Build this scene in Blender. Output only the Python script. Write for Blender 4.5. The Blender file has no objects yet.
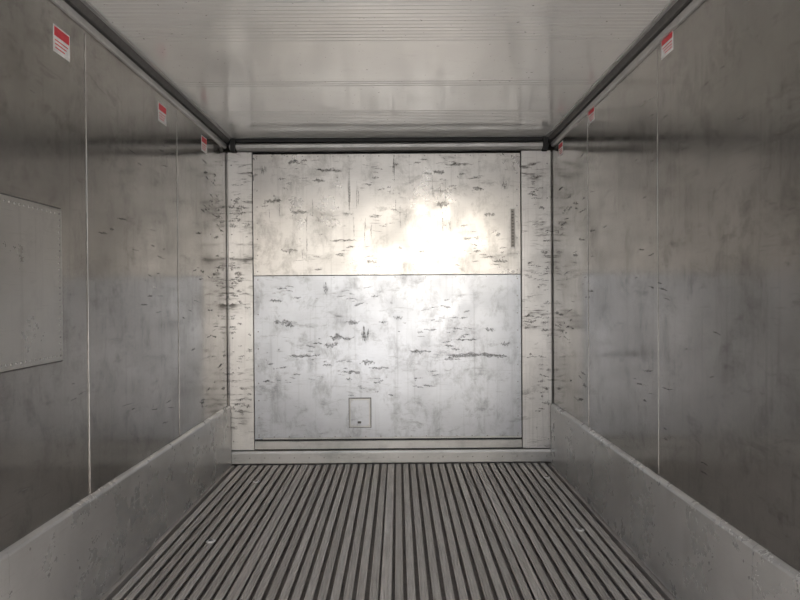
import bpy, bmesh, math, random
from mathutils import Vector
random.seed(7)
S=bpy.context.scene
S.view_settings.view_transform='Standard'
S.view_settings.look='None'

# ---------------- dimensions (metres) ----------------
XL,XR=-1.20,1.09       # inner wall faces
YB=4.10                # bulkhead face
YD=-0.05               # rear door opening
H=2.29                 # ceiling height
PX=141.4
def bx(p): return (p-398)/PX        # bulkhead survey marks -> metres
def bz(p): return 1.18+(296-p)/PX

# ---------------- material helpers ----------------
class NT:
    def __init__(s,name):
        s.m=bpy.data.materials.new(name); s.m.use_nodes=True
        s.t=s.m.node_tree; s.b=s.t.nodes['Principled BSDF']
        s.co=s.t.nodes.new('ShaderNodeNewGeometry').outputs['Position']
    def n(s,k,**a):
        x=s.t.nodes.new(k)
        for i,v in a.items(): setattr(x,i,v)
        return x
    def L(s,a,b): s.t.links.new(a,b)
    def noise(s,scale=(1,1,1),sc=1,detail=4,rough=.6,dist=0,off=(0,0,0)):
        mp=s.n('ShaderNodeMapping'); mp.inputs['Scale'].default_value=scale; mp.inputs['Location'].default_value=off
        s.L(s.co,mp.inputs['Vector'])
        x=s.n('ShaderNodeTexNoise'); x.inputs['Scale'].default_value=sc; x.inputs['Detail'].default_value=detail
        x.inputs['Roughness'].default_value=rough; x.inputs['Distortion'].default_value=dist
        s.L(mp.outputs[0],x.inputs['Vector']); return x.outputs['Fac']
    def rng(s,v,a,b,c=0,d=1):
        x=s.n('ShaderNodeMapRange'); 
        for i,q in zip(('From Min','From Max','To Min','To Max'),(a,b,c,d)): x.inputs[i].default_value=q
        s.L(v,x.inputs['Value']); return x.outputs[0]
    def math(s,op,a,b=None,clamp=False):
        x=s.n('ShaderNodeMath',operation=op,use_clamp=clamp)
        for i,q in enumerate((a,b)):
            if q is None: continue
            if isinstance(q,(int,float)): x.inputs[i].default_value=q
            else: s.L(q,x.inputs[i])
        return x.outputs[0]
    def mix(s,f,a,b):
        x=s.n('ShaderNodeMix',data_type='RGBA')
        if isinstance(f,(int,float)): x.inputs[0].default_value=f
        else: s.L(f,x.inputs[0])
        for i,q in ((6,a),(7,b)):
            if isinstance(q,tuple): x.inputs[i].default_value=(*q,1)
            else: s.L(q,x.inputs[i])
        return x.outputs[2]
    def bump(s,layers):
        prev=None
        for h,st,d in layers:
            x=s.n('ShaderNodeBump'); x.inputs['Strength'].default_value=st; x.inputs['Distance'].default_value=d
            s.L(h,x.inputs['Height'])
            if prev: s.L(prev,x.inputs['Normal'])
            prev=x.outputs[0]
        s.L(prev,s.b.inputs['Normal'])
    def sep(s):
        x=s.n('ShaderNodeSeparateXYZ'); s.L(s.co,x.inputs[0]); return x.outputs

def metal(name,c1,c2,dark,metallic=.8,r1=.2,r2=.4,scr=(2,2,22),scr_th=(.63,.74),scr_amt=.7,
          wave=.004,streak=True,grime=.3,micro=.0004,smudge=.4):
    N=NT(name)
    cloud=N.noise((1,1,1),1.7,5,.6)
    base=N.mix(N.rng(cloud,.35,.65),c1,c2)
    g=N.rng(N.noise((1.5,1.5,1),5,8,.75,.3,(3,1,2)),.5,.75,0,grime)
    base=N.mix(g,base,dark)
    sm=N.rng(N.noise((1.6,1.6,4),2.6,9,.78,.4,(7,3,5)),.56,.70,0,smudge)
    base=N.mix(sm,base,dark)
    sc=N.rng(N.noise(scr,2.2,6,.65,0,(1,4,7)),*scr_th)
    pm=N.rng(N.noise((1,1,1),3.1,3,.5,0,(9,2,4)),.45,.6)
    f=N.math('MULTIPLY',N.math('MULTIPLY',sc,pm),scr_amt)
    base=N.mix(f,base,dark)
    hl=N.rng(N.noise((4,4,90),2,3,.6,0,(6,1,3)),.6,.75,0,.25)
    base=N.mix(hl,base,dark)
    if streak:
        v=N.rng(N.noise((22,22,.7),2,4,.6,0,(2,8,1)),.55,.8,0,.3)
        base=N.mix(v,base,dark)
    N.L(base,N.b.inputs['Base Color'])
    N.b.inputs['Metallic'].default_value=metallic
    rr=N.rng(N.noise((1,1,1),4,6,.7,.2,(5,5,5)),.35,.7,r1,r2)
    rr=N.math('ADD',rr,N.math('MULTIPLY',f,.35),True)
    N.L(rr,N.b.inputs['Roughness'])
    N.bump([(N.noise((1,1,1),2.4,2,.4),1,wave),(N.noise((1,1,1),28,5,.7),.25,micro)])
    return N.m

def plain(name,c,met=0,rough=.5):
    N=NT(name)
    f=N.rng(N.noise((1,1,1),30,4,.6),.35,.7)
    N.L(N.mix(f,c,tuple(x*.75 for x in c)),N.b.inputs['Base Color'])
    N.b.inputs['Metallic'].default_value=met; N.b.inputs['Roughness'].default_value=rough
    return N.m

M_up =metal('bulkhead_sheet_warm',(.63,.61,.585),(.50,.485,.465),(.19,.18,.17),.65,.25,.42,scr_amt=.8,wave=.0012,grime=.85,smudge=.8)
M_lo =metal('bulkhead_sheet_cool',(.555,.575,.61),(.455,.47,.50),(.18,.18,.185),.65,.28,.45,scr_amt=.8,wave=.0022,grime=.8,smudge=.75)
M_col=metal('scuffed_post_metal',(.84,.82,.80),(.64,.625,.605),(.12,.11,.10),.5,.3,.5,scr=(3,3,17),scr_th=(.55,.65),scr_amt=.9,wave=.002,smudge=.7)
M_wl =metal('side_wall_stainless',(.47,.45,.425),(.35,.335,.315),(.14,.13,.12),.85,.10,.22,scr=(1.2,1.2,16),scr_amt=.75,wave=.0016,grime=.65,smudge=.6)
M_kick=metal('kick_plate_metal',(.66,.65,.635),(.53,.52,.505),(.28,.27,.255),.55,.22,.38,scr=(.5,.5,20),scr_amt=.5,wave=.001,streak=False,smudge=.2,micro=.0001)
M_patch=metal('patch_plate_metal',(.53,.515,.49),(.43,.415,.395),(.2,.19,.18),.65,.25,.4,scr=(1,1,16),scr_amt=.5,wave=.002)
M_rail=metal('rail_aluminium',(.58,.57,.56),(.45,.45,.44),(.12,.12,.12),.6,.3,.5,wave=.001,streak=False)
M_dark=plain('dark_gap',(.03,.03,.03),.2,.7)
M_dg=plain('dark_grey_seal',(.14,.135,.13),.3,.5)
M_lab=plain('faded_label_print',(.36,.34,.31),.2,.5)
M_rivet=plain('rivet_metal',(.35,.34,.33),.8,.35)
M_out=plain('exterior_panel_paint',(.6,.6,.6),0,.5)
M_white=plain('label_white',(.92,.91,.90),0,.45)
M_red=plain('label_red',(.75,.06,.08),0,.45)

def ceil_mat():
    N=NT('ceiling_ribbed_metal')
    base=N.mix(N.rng(N.noise((1,1,1),1.2,4,.5),.35,.65),(.87,.865,.845),(.77,.765,.745))
    g=N.rng(N.noise((1,2,1),4,8,.75),.55,.8,0,.25)
    base=N.mix(g,base,(.4,.39,.37))
    sp=N.rng(N.noise((1,1,1),45,2,.5),.70,.74,0,.6)
    base=N.mix(sp,base,(.15,.14,.13))
    N.L(base,N.b.inputs['Base Color'])
    N.b.inputs['Metallic'].default_value=.5
    N.L(N.rng(N.noise((1,1,1),3,4,.5),.35,.7,.10,.18),N.b.inputs['Roughness'])
    N.bump([(N.noise((1,1,1),1.6,1,.4),1,.0022),(N.noise((1,1,1),8,2,.4),.3,.0006)])
    return N.m
M_ceil=ceil_mat()
def floor_mat():
    N=NT('floor_tbar_aluminium')
    isl=N.n('ShaderNodeNewGeometry').outputs['Random Per Island']
    a=N.mix(isl,(.48,.445,.415),(.66,.62,.585))
    g=N.rng(N.noise((9,1.2,1),3,7,.7),.42,.7,0,.6)
    a=N.mix(g,a,(.36,.33,.305))
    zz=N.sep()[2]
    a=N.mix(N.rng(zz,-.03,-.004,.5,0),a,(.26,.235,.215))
    N.L(a,N.b.inputs['Base Color']); N.b.inputs['Metallic'].default_value=.35
    N.L(N.rng(N.noise((5,2,1),5,5,.7),.3,.7,.3,.55),N.b.inputs['Roughness'])
    N.bump([(N.noise((60,3,1),3,4,.6),.4,.001)])
    return N.m
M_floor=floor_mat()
M_pan=plain('floor_pan_dirty',(.30,.27,.25),.2,.6)

# ---------------- mesh builder ----------------
class B:
    def __init__(s,name,mats): s.name=name; s.mats=mats; s.bm=bmesh.new()
    def box(s,x0,x1,y0,y1,z0,z1,mi=0,bev=0):
        r=bmesh.ops.create_cube(s.bm,size=1)
        for v in r['verts']:
            v.co=Vector(((x0+x1)/2+v.co.x*(x1-x0),(y0+y1)/2+v.co.y*(y1-y0),(z0+z1)/2+v.co.z*(z1-z0)))
        fs={f for v in r['verts'] for f in v.link_faces}
        for f in fs: f.material_index=mi
        if bev:
            es={e for v in r['verts'] for e in v.link_edges}
            q=bmesh.ops.bevel(s.bm,geom=list(es),offset=bev,segments=2,affect='EDGES',profile=.5)
            for f in q['faces']: f.material_index=mi
    def rivet(s,c,axis,r=.006,h=.003,mi=0):
        c=Vector(c); ax=Vector(axis).normalized()
        u=ax.orthogonal().normalized(); w=ax.cross(u)
        rings=[]
        for k,(rr,hh) in enumerate(((1,0),(.85,.6),(.45,.95))):
            rings.append([s.bm.verts.new(c+ax*hh*h+(u*math.cos(a)+w*math.sin(a))*r*rr) for a in [i*math.tau/10 for i in range(10)]])
        for A,C in zip(rings,rings[1:]):
            for i in range(10):
                f=s.bm.faces.new((A[i],A[(i+1)%10],C[(i+1)%10],C[i])); f.material_index=mi; f.smooth=True
        f=s.bm.faces.new(rings[-1]); f.material_index=mi
    def prof(s,pts,y0,y1,mi=0):
        a=[s.bm.verts.new((x,y0,z)) for x,z in pts]; b=[s.bm.verts.new((x,y1,z)) for x,z in pts]
        n=len(pts)
        for i in range(n):
            s.bm.faces.new((a[i],a[(i+1)%n],b[(i+1)%n],b[i])).material_index=mi
        s.bm.faces.new(a[::-1]).material_index=mi; s.bm.faces.new(b).material_index=mi
    def profx(s,pts,x0,x1,mi=0):
        a=[s.bm.verts.new((x0,y,z)) for y,z in pts]; b=[s.bm.verts.new((x1,y,z)) for y,z in pts]
        n=len(pts)
        for i in range(n):
            s.bm.faces.new((a[i],a[(i+1)%n],b[(i+1)%n],b[i])).material_index=mi
        s.bm.faces.new(a[::-1]).material_index=mi; s.bm.faces.new(b).material_index=mi
    def done(s,parent=None):
        bmesh.ops.recalc_face_normals(s.bm,faces=s.bm.faces[:])
        me=bpy.data.meshes.new(s.name); s.bm.to_mesh(me); s.bm.free()
        for m in s.mats: me.materials.append(m)
        o=bpy.data.objects.new(s.name,me); S.collection.objects.link(o)
        if parent: o.parent=parent
        return o
def empty(name):
    o=bpy.data.objects.new(name,None); S.collection.objects.link(o); return o

# ---------------- floor ----------------
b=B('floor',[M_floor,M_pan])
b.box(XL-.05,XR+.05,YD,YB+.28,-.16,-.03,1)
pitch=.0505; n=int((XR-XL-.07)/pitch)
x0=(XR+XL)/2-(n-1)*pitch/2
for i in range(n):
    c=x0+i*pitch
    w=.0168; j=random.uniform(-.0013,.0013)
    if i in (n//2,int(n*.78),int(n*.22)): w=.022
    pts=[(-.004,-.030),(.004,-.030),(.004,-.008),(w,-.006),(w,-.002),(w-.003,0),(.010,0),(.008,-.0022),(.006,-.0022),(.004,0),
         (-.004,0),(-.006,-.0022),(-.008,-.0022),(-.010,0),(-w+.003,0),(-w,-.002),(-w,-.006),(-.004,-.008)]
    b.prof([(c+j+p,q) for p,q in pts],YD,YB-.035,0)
b.prof([(XL,-.035),(XL+.04,-.035),(XL+.04,-.004),(XL,-.004)],YD,YB-.03,0)
b.prof([(XR-.04,-.035),(XR,-.035),(XR,-.004),(XR-.04,-.004)],YD,YB-.03,0)
b.done()
bars=[x0+i*pitch for i in range(n)]
def near(x): return min(bars,key=lambda q:abs(q-x))
for k,(sx,sy) in enumerate(((-.915,2.80),(-.93,3.70),(.93,3.74),(.915,2.90))):
    q=B('floor_tie_stud',[M_white,M_rivet])
    for (r,h,mi) in ((.024,.004,0),(.012,.009,1)):
        q.rivet((near(sx),sy,.0003),(0,0,1),r,h,mi)
    q.done()

# ---------------- ceiling ----------------
b=B('ceiling',[M_ceil,M_out])
b.box(XL-.06,XR+.06,YD,YB+.30,H+.012,H+.12,1)
pts=[(YD,H+.012)]
p=.03; y=YD
while y<YB-.06:
    flat = (2.50<y<2.95) or (3.05<y<3.45)
    if flat:
        pts.append((y,H)); y+=p
    else:
        pts+= [(y,H),(y+p*.70,H),(y+p*.78,H+.0015),(y+p*.92,H+.0015)]; y+=p
pts+=[(YB-.04,H),(YB-.04,H+.012)]
b.profx(pts,XL,XR,0)
b.done()

# ---------------- side walls ----------------
def side(name,xw,sgn,seams):
    b=B(name,[M_wl,M_rail,M_dg,M_out])
    xo=xw-sgn*.07
    b.box(min(xo,xw-sgn*.008),max(xo,xw-sgn*.008),YD,YB+.30,-.16,H+.012,3)
    b.box(min(xw-sgn*.006,xw-sgn*.008),max(xw-sgn*.006,xw-sgn*.008),YD,YB+.25,-.01,H+.012,2)
    ed=[YD]+seams+[YB+.2]
    for a,c in zip(ed,ed[1:]):
        b.box(min(xw,xw-sgn*.006),max(xw,xw-sgn*.006),a+.0008,c-.0008,0,H+.01,0,.001)
    return b
b=side('wall_left',XL,1,[1.05,2.30,3.19])
b.box(XL,XL+.004,2.245,2.30,.40,H-.09,0,.0015)
b.box(XL,XL+.003,3.17,3.20,.40,H-.09,0,.0012)
wl=b.done()
b=side('wall_right',XR,-1,[1.2,2.445,3.33])
b.box(XR-.002,XR,2.425,2.46,.40,H-.09,0,.0008)
b.box(XR-.0025,XR,3.315,3.34,.40,H-.09,0,.001)
wr=b.done()

def kick(name,xw,s):
    b=B(name,[M_kick,M_rivet])
    h=.415
    pts=[(xw,.001),(xw+s*.022,.001),(xw+s*.020,h-.012),(xw+s*.016,h-.004),(xw+s*.004,h+.004),(xw,h+.004)]
    segs=[YD,1.75,YB-.03]
    for a,c in zip(segs,segs[1:]): b.prof(pts,a+.001,c-.001,0)
    y=YD+.1
    while y<YB-.1:
        b.rivet((xw+s*.020,y,h-.035),(s,0,0),.005,.002,1); y+=.3
    b.done()
kick('baseboard_left',XL,1)
kick('baseboard_right',XR,-1)

def crail(name,xw,s):
    b=B(name,[M_rail,M_dg])
    Z=H
    b.prof([(xw,Z-.075),(xw+s*.010,Z-.075),(xw+s*.014,Z-.068),(xw+s*.014,Z-.048),(xw,Z-.048)],YD,YB-.05,0)
    b.prof([(xw,Z-.048),(xw+s*.006,Z-.048),(xw+s*.006,Z-.036),(xw,Z-.036)],YD,YB-.05,1)
    b.prof([(xw,Z-.036),(xw+s*.022,Z-.036),(xw+s*.026,Z-.030),(xw+s*.034,Z-.012),(xw+s*.034,Z-.001),(xw,Z-.001)],YD,YB-.05,1)
    b.prof([(xw+s*.034,Z-.010),(xw+s*.050,Z-.010),(xw+s*.050,Z-.001),(xw+s*.034,Z-.001)],YD,YB-.05,0)
    b.done()
crail('trim_1',XL,1); crail('trim_2',XR,-1)

b=B('wall_back',[M_dg])
b.box(XL,XR,YB+.22,YB+.29,0,H+.01,0)
b.done()
b=B('trim_3',[M_rail,M_dark])
b.box(XL+.035,XR-.035,YB-.035,YB+.02,H-.028,H-.003,1)
b.profx([(YB-.02,bz(151)),(YB-.045,bz(149)),(YB-.045,bz(146)),(YB-.03,bz(144)),(YB+.03,bz(144)),(YB+.03,bz(151))],XL+.03,XR-.03,0)
b.profx([(YB+.0,bz(143)),(YB-.01,bz(142)),(YB-.01,bz(139.5)),(YB+.04,bz(139.5)),(YB+.04,bz(143))],XL+.03,XR-.03,0)
for c in (XL+.04,XR-.07):
    b.box(c,c+.035,YB-.06,YB+.03,bz(153),bz(140),1,.003)
b.done()

# ---------------- bulkhead ----------------
par=empty('bulkhead_wall_panel')
zt=bz(154); zb=bz(438.5); zs=bz(275)
b=B('upper_sheet',[M_up,M_rivet])
b.box(bx(254),bx(521),YB,YB+.012,zs+.002,zt,0,.0015)
n=18
for i in range(n):
    xx=bx(258)+(bx(517)-bx(258))*i/(n-1)
    b.rivet((xx,YB,zt-.015),(0,-1,0),.005,.002,1)
for i in range(8):
    z=zs+.03+(zt-zs-.06)*i/7
    b.rivet((bx(258),YB,z),(0,-1,0),.005,.002,1); b.rivet((bx(517.5),YB,z),(0,-1,0),.005,.002,1)
b.done(par)
b=B('lower_sheet',[M_lo,M_rivet])
b.box(bx(254),bx(521),YB+.001,YB+.013,zb,zs-.002,0,.0015)
for i in range(n):
    xx=bx(258)+(bx(517)-bx(258))*i/(n-1)
    b.rivet((xx,YB+.001,zb+.015),(0,-1,0),.005,.002,1)
    if i%2: b.rivet((xx,YB+.001,zs-.014),(0,-1,0),.004,.002,1)
for i in range(10):
    z=zb+.03+(zs-zb-.06)*i/9
    b.rivet((bx(258),YB+.001,z),(0,-1,0),.005,.002,1); b.rivet((bx(517.5),YB+.001,z),(0,-1,0),.005,.002,1)
b.done(par)
b=B('backing',[M_dark]); b.box(XL+.01,XR-.01,YB+.014,YB+.06,.0,zt-.002,0); b.done(par)
b=B('flanges',[M_col])
b.box(XL+.002,bx(228.5),YB-.002,YB+.013,bz(449),bz(153),0,.001)
b.box(bx(551.5),XR-.002,YB-.002,YB+.013,bz(449),bz(153),0,.001)
b.done(par)
for nm,a,c in (('post_left',229.5,253.5),('post_right',521.8,551)):
    b=B(nm,[M_col,M_rivet])
    b.box(bx(a),bx(c),YB-.010,YB+.013,bz(449),bz(152),0,.003)
    for i in range(9):
        z=bz(440)+(bz(165)-bz(440))*i/8
        b.rivet((bx(a+3.5 if nm=='post_left' else c-3.5),YB-.010,z),(0,-1,0),.005,.002,1)
    b.done(par)
b=B('base_rail',[M_rail,M_rivet,M_dark])
x0_,x1_=bx(229),bx(551)
b.box(bx(254),bx(521),YB-.006,YB+.013,bz(448.5),bz(440.5),0,.002)
b.profx([(YB-.018,.003),(YB-.022,.008),(YB-.022,bz(452.5)),(YB-.014,bz(450)),(YB+.013,bz(450)),(YB+.013,.003)],x0_,x1_,0)
b.box(bx(262),bx(520),YB-.010,YB,bz(438.4),bz(436.8),0,.001)
for i in range(22):
    b.rivet((x0_+.04+(x1_-x0_-.08)*i/21,YB-.022,.045),(0,-1,0),.005,.002,1)
b.done(par)

h=empty('access_hatch_cover')
b=B('cover_plate',[M_lo,M_rail,M_dg])
X0,X1,Z0,Z1=bx(348.5),bx(370),bz(427),bz(398)
b.box(X0-.004,X1+.004,YB-.002,YB+.0005,Z0-.004,Z1+.004,2,0)
b.box(X0,X1,YB-.012,YB-.002,Z0,Z1,1,.003)
b.box(X0+.012,X1-.012,YB-.016,YB-.012,Z0+.012,Z1-.012,0,.0015)
b.box(X0+.06,X0+.085,YB-.022,YB-.016,Z0+.03,Z0+.045,2,.002)
for xx in (X0+.02,X1-.02):
    for zz in (Z0+.02,Z1-.02): b.rivet((xx,YB-.016,zz),(0,-1,0),.004,.002,1)
b.done(h)

b=B('data_label_strip',[M_lab,M_rail,M_dg])
b.box(bx(510.5),bx(515.8),YB-.003,YB-.0003,bz(249),bz(209),1,.0008)
b.box(bx(511.3),bx(515.0),YB-.0038,YB-.003,bz(248),bz(210),0)
for k in range(12):
    z=bz(246.5)+k*.0215
    b.box(bx(512),bx(random.uniform(513.6,514.6)),YB-.0042,YB-.0038,z,z+.006,2)
b.done()

b=B('riveted_repair_patch',[M_patch,M_rivet,M_dg])
y0,y1,z0,z1=1.25,2.065,1.18-.22,1.18+.315
b.box(XL+.0002,XL+.002,y0,y1+.006,z0-.006,z1+.006,2,.0)
b.box(XL+.002,XL+.009,y0,y1,z0,z1,0,.0025)
def line(a,c,k):
    for i in range(k):
        t=i/(k-1); b.rivet((XL+.009,a[0]+(c[0]-a[0])*t,a[1]+(c[1]-a[1])*t),(1,0,0),.004,.003,1)
e=.018
line((y0+e,z0+e),(y1-e,z0+e),34); line((y0+e,z1-e),(y1-e,z1-e),34); line((y1-e,z0+e),(y1-e,z1-e),24); line((y0+e,z0+e),(y0+e,z1-e),24)
b.done()

def label(xw,s,y,z,w,hh):
    b=B('warning_label',[M_white,M_red])
    def bb(d0,d1,ya,yb,za,zb_,mi):
        xs=sorted((xw+s*d0,xw+s*d1)); b.box(xs[0],xs[1],ya,yb,za,zb_,mi)
    bb(.0003,.0015,y-w/2,y+w/2,z-hh/2,z+hh/2,0)
    bb(.0015,.002,y-w/2+.004,y+w/2-.004,z+hh*.10,z+hh/2-.006,1)
    for k in range(3):
        zz=z-hh*.04-k*hh*.14
        bb(.0015,.002,y-w/2+.008,y+w/2-.012-.01*k,zz-.003,zz+.001,1)
    b.done()
for y,z in ((2.09,2.095),(2.98,2.12),(3.62,2.13)): label(XL,1,y,z,.10,.095)
for y,z in ((2.335,2.185),(3.25,2.185),(3.86,2.15)): label(XR,-1,y,z,.10,.085)

# ---------------- scuff marks ----------------
def scuffmat():
    N=NT('rub_mark_rubber')
    N.b.inputs['Base Color'].default_value=(.085,.078,.073,1); N.b.inputs['Roughness'].default_value=.5
    N.L(N.rng(N.noise((1,1,1.6),60,7,.85),.40,.62,0,.85),N.b.inputs['Alpha'])
    return N.m
M_sc=scuffmat()
def mark3(b,cu,cv,w,hh,rot,fn):
    k=12; up=[];lo=[]; bend=random.uniform(-.15,.15)*w*.2
    for i in range(k+1):
        t=i/k; env=math.sin(math.pi*t)**.6*.5*hh*random.uniform(.15,1)+.0003
        X=-w/2+w*t
        off=random.uniform(-.25,.25)*hh+bend*(2*t-1)**2
        for L_,sg in ((up,1),(lo,-1)):
            Z=off+sg*env
            L_.append(b.bm.verts.new(fn(cu+X*math.cos(rot)-Z*math.sin(rot),cv+X*math.sin(rot)+Z*math.cos(rot))))
    for i in range(k): b.bm.faces.new((up[i],up[i+1],lo[i+1],lo[i]))
b=B('rub_marks',[M_sc])
def mark(px,py,w,hh,yy=YB-.0008,rot=0):
    mark3(b,bx(px),bz(py),w/PX,hh/PX,rot,lambda u,v:(u,yy,v))
big=[(475,356,56,6),(452,359,18,4),(342,337,26,8),(330,345,14,6),(365,336,8,18),(500,357,14,4),(326,289,5,14),(283,321,18,7),
 (290,325,10,5),(368,362,14,6),(398,318,10,5),(420,332,6,4),(297,162,16,6),(320,180,14,4),(443,205,14,7),(460,165,30,4),
 (300,355,24,4),(380,368,18,3),(352,322,16,5),(480,190,10,5),(505,185,5,12),(350,195,3,60),(372,262,12,5),(276,300,14,4),(345,240,30,3),
 (265,170,6,12),(275,200,18,5),(300,212,20,5),(330,170,26,5),(395,168,3,24),(440,172,12,7),(490,215,12,5),(500,262,16,4),(290,250,18,5),(465,340,24,3),(420,352,22,4),(350,372,20,4),(490,330,12,5),(505,345,10,6)]
for m in big: mark(*m)
def clusters(nc,per,x0,x1,y0,y1,sx,sy,wr_,hr_,yy=YB-.0008,rot=0,rj=.2):
    for _ in range(nc):
        cx,cy=random.uniform(x0,x1),random.uniform(y0,y1)
        for _ in range(random.randint(2,per)):
            px=min(max(random.gauss(cx,sx),x0),x1); py=min(max(random.gauss(cy,sy),y0),y1)
            mark(px,py,random.uniform(*wr_),random.uniform(*hr_),yy,rot+random.uniform(-rj,rj))
clusters(20,9,266,506,160,270,14,7,(1.5,11),(.7,2.8))
clusters(18,9,266,506,282,395,16,7,(1.5,12),(.7,2.6))
clusters(8,4,266,506,170,255,8,5,(8,28),(.6,1.3),rot=1.57,rj=.05)
clusters(18,9,233,250,165,435,4,8,(1.5,9),(.8,3.6),YB-.0108,rj=.2)
clusters(18,9,526,547,165,430,4,8,(1.5,9),(.8,3.6),YB-.0108,rj=.2)
b.done(par)
for par_,xx in ((wl,XL+.0006),(wr,XR-.0006)):
    b=B('wall_rub_marks',[M_sc])
    def wm(n_,ya,yb,w,hh,per=6):
        for _ in range(n_):
            cy,cz=random.uniform(ya,yb),random.uniform(.5,2.05)
            for _ in range(random.randint(1,per)):
                y=min(max(random.gauss(cy,.08),ya),yb); z=min(max(random.gauss(cz,.05),.45),2.15)
                mark3(b,y,z,random.uniform(*w),random.uniform(*hh),random.uniform(-.2,.2),lambda u,v:(xx,u,v))
    wm(22,3.24,4.0,(.02,.12),(.004,.022))
    wm(9,2.35,3.12,(.02,.10),(.002,.010),4)
    wm(4,1.9,2.2,(.02,.06),(.002,.006),3)
    b.done(par_)

# ---------------- outside: yard ground ----------------
N=NT('yard_concrete')
N.L(N.mix(N.rng(N.noise((1,1,1),1.5,8,.7),.3,.7),(.50,.485,.46),(.38,.37,.355)),N.b.inputs['Base Color']); N.b.inputs['Roughness'].default_value=.9
b=B('ground',[N.m])
b.box(-40,40,-60,20,-1.4,-1.2,0); b.done()

# ---------------- light ----------------
w=bpy.data.worlds.new('yard_sky'); S.world=w; w.use_nodes=True
t=w.node_tree; bg=t.nodes['Background']
tc=t.nodes.new('ShaderNodeTexCoord'); sp=t.nodes.new('ShaderNodeSeparateXYZ'); t.links.new(tc.outputs['Generated'],sp.inputs[0])
cr=t.nodes.new('ShaderNodeValToRGB'); t.links.new(sp.outputs[2],cr.inputs[0])
e=cr.color_ramp.elements; e[0].position=0; e[0].color=(.95,.94,.92,1); e[1].position=.6; e[1].color=(.68,.78,.95,1)
t.links.new(cr.outputs[0],bg.inputs['Color']); bg.inputs['Strength'].default_value=1.85
def sun(name,d,energy,angle,col):
    l=bpy.data.lights.new(name,'SUN'); l.energy=energy; l.angle=math.radians(angle); l.color=col
    o=bpy.data.objects.new(name,l); S.collection.objects.link(o)
    o.rotation_euler=Vector(d).to_track_quat('Z','Y').to_euler(); o.location=(d[0]*10,-3,6)
sun('added_glare_sun',(.055,-1,.125),.46,8,(1,.90,.76))  # extra second sun, added for the warm bright spot mirrored in the bulkhead
sun('sun',(.15,-1,1.25),13,1.5,(1,.96,.92))

# ---------------- camera ----------------
cd=bpy.data.cameras.new('camera'); cam=bpy.data.objects.new('camera',cd); S.collection.objects.link(cam)
cd.sensor_width=36; cd.lens=580/800*36; cd.clip_start=.02
cam.location=(0,0,1.18)
cam.rotation_euler=(math.radians(90-.4),math.radians(0),math.radians(-.2))
cam.rotation_euler.rotate_axis('Z',math.radians(-.4))
S.camera=cam
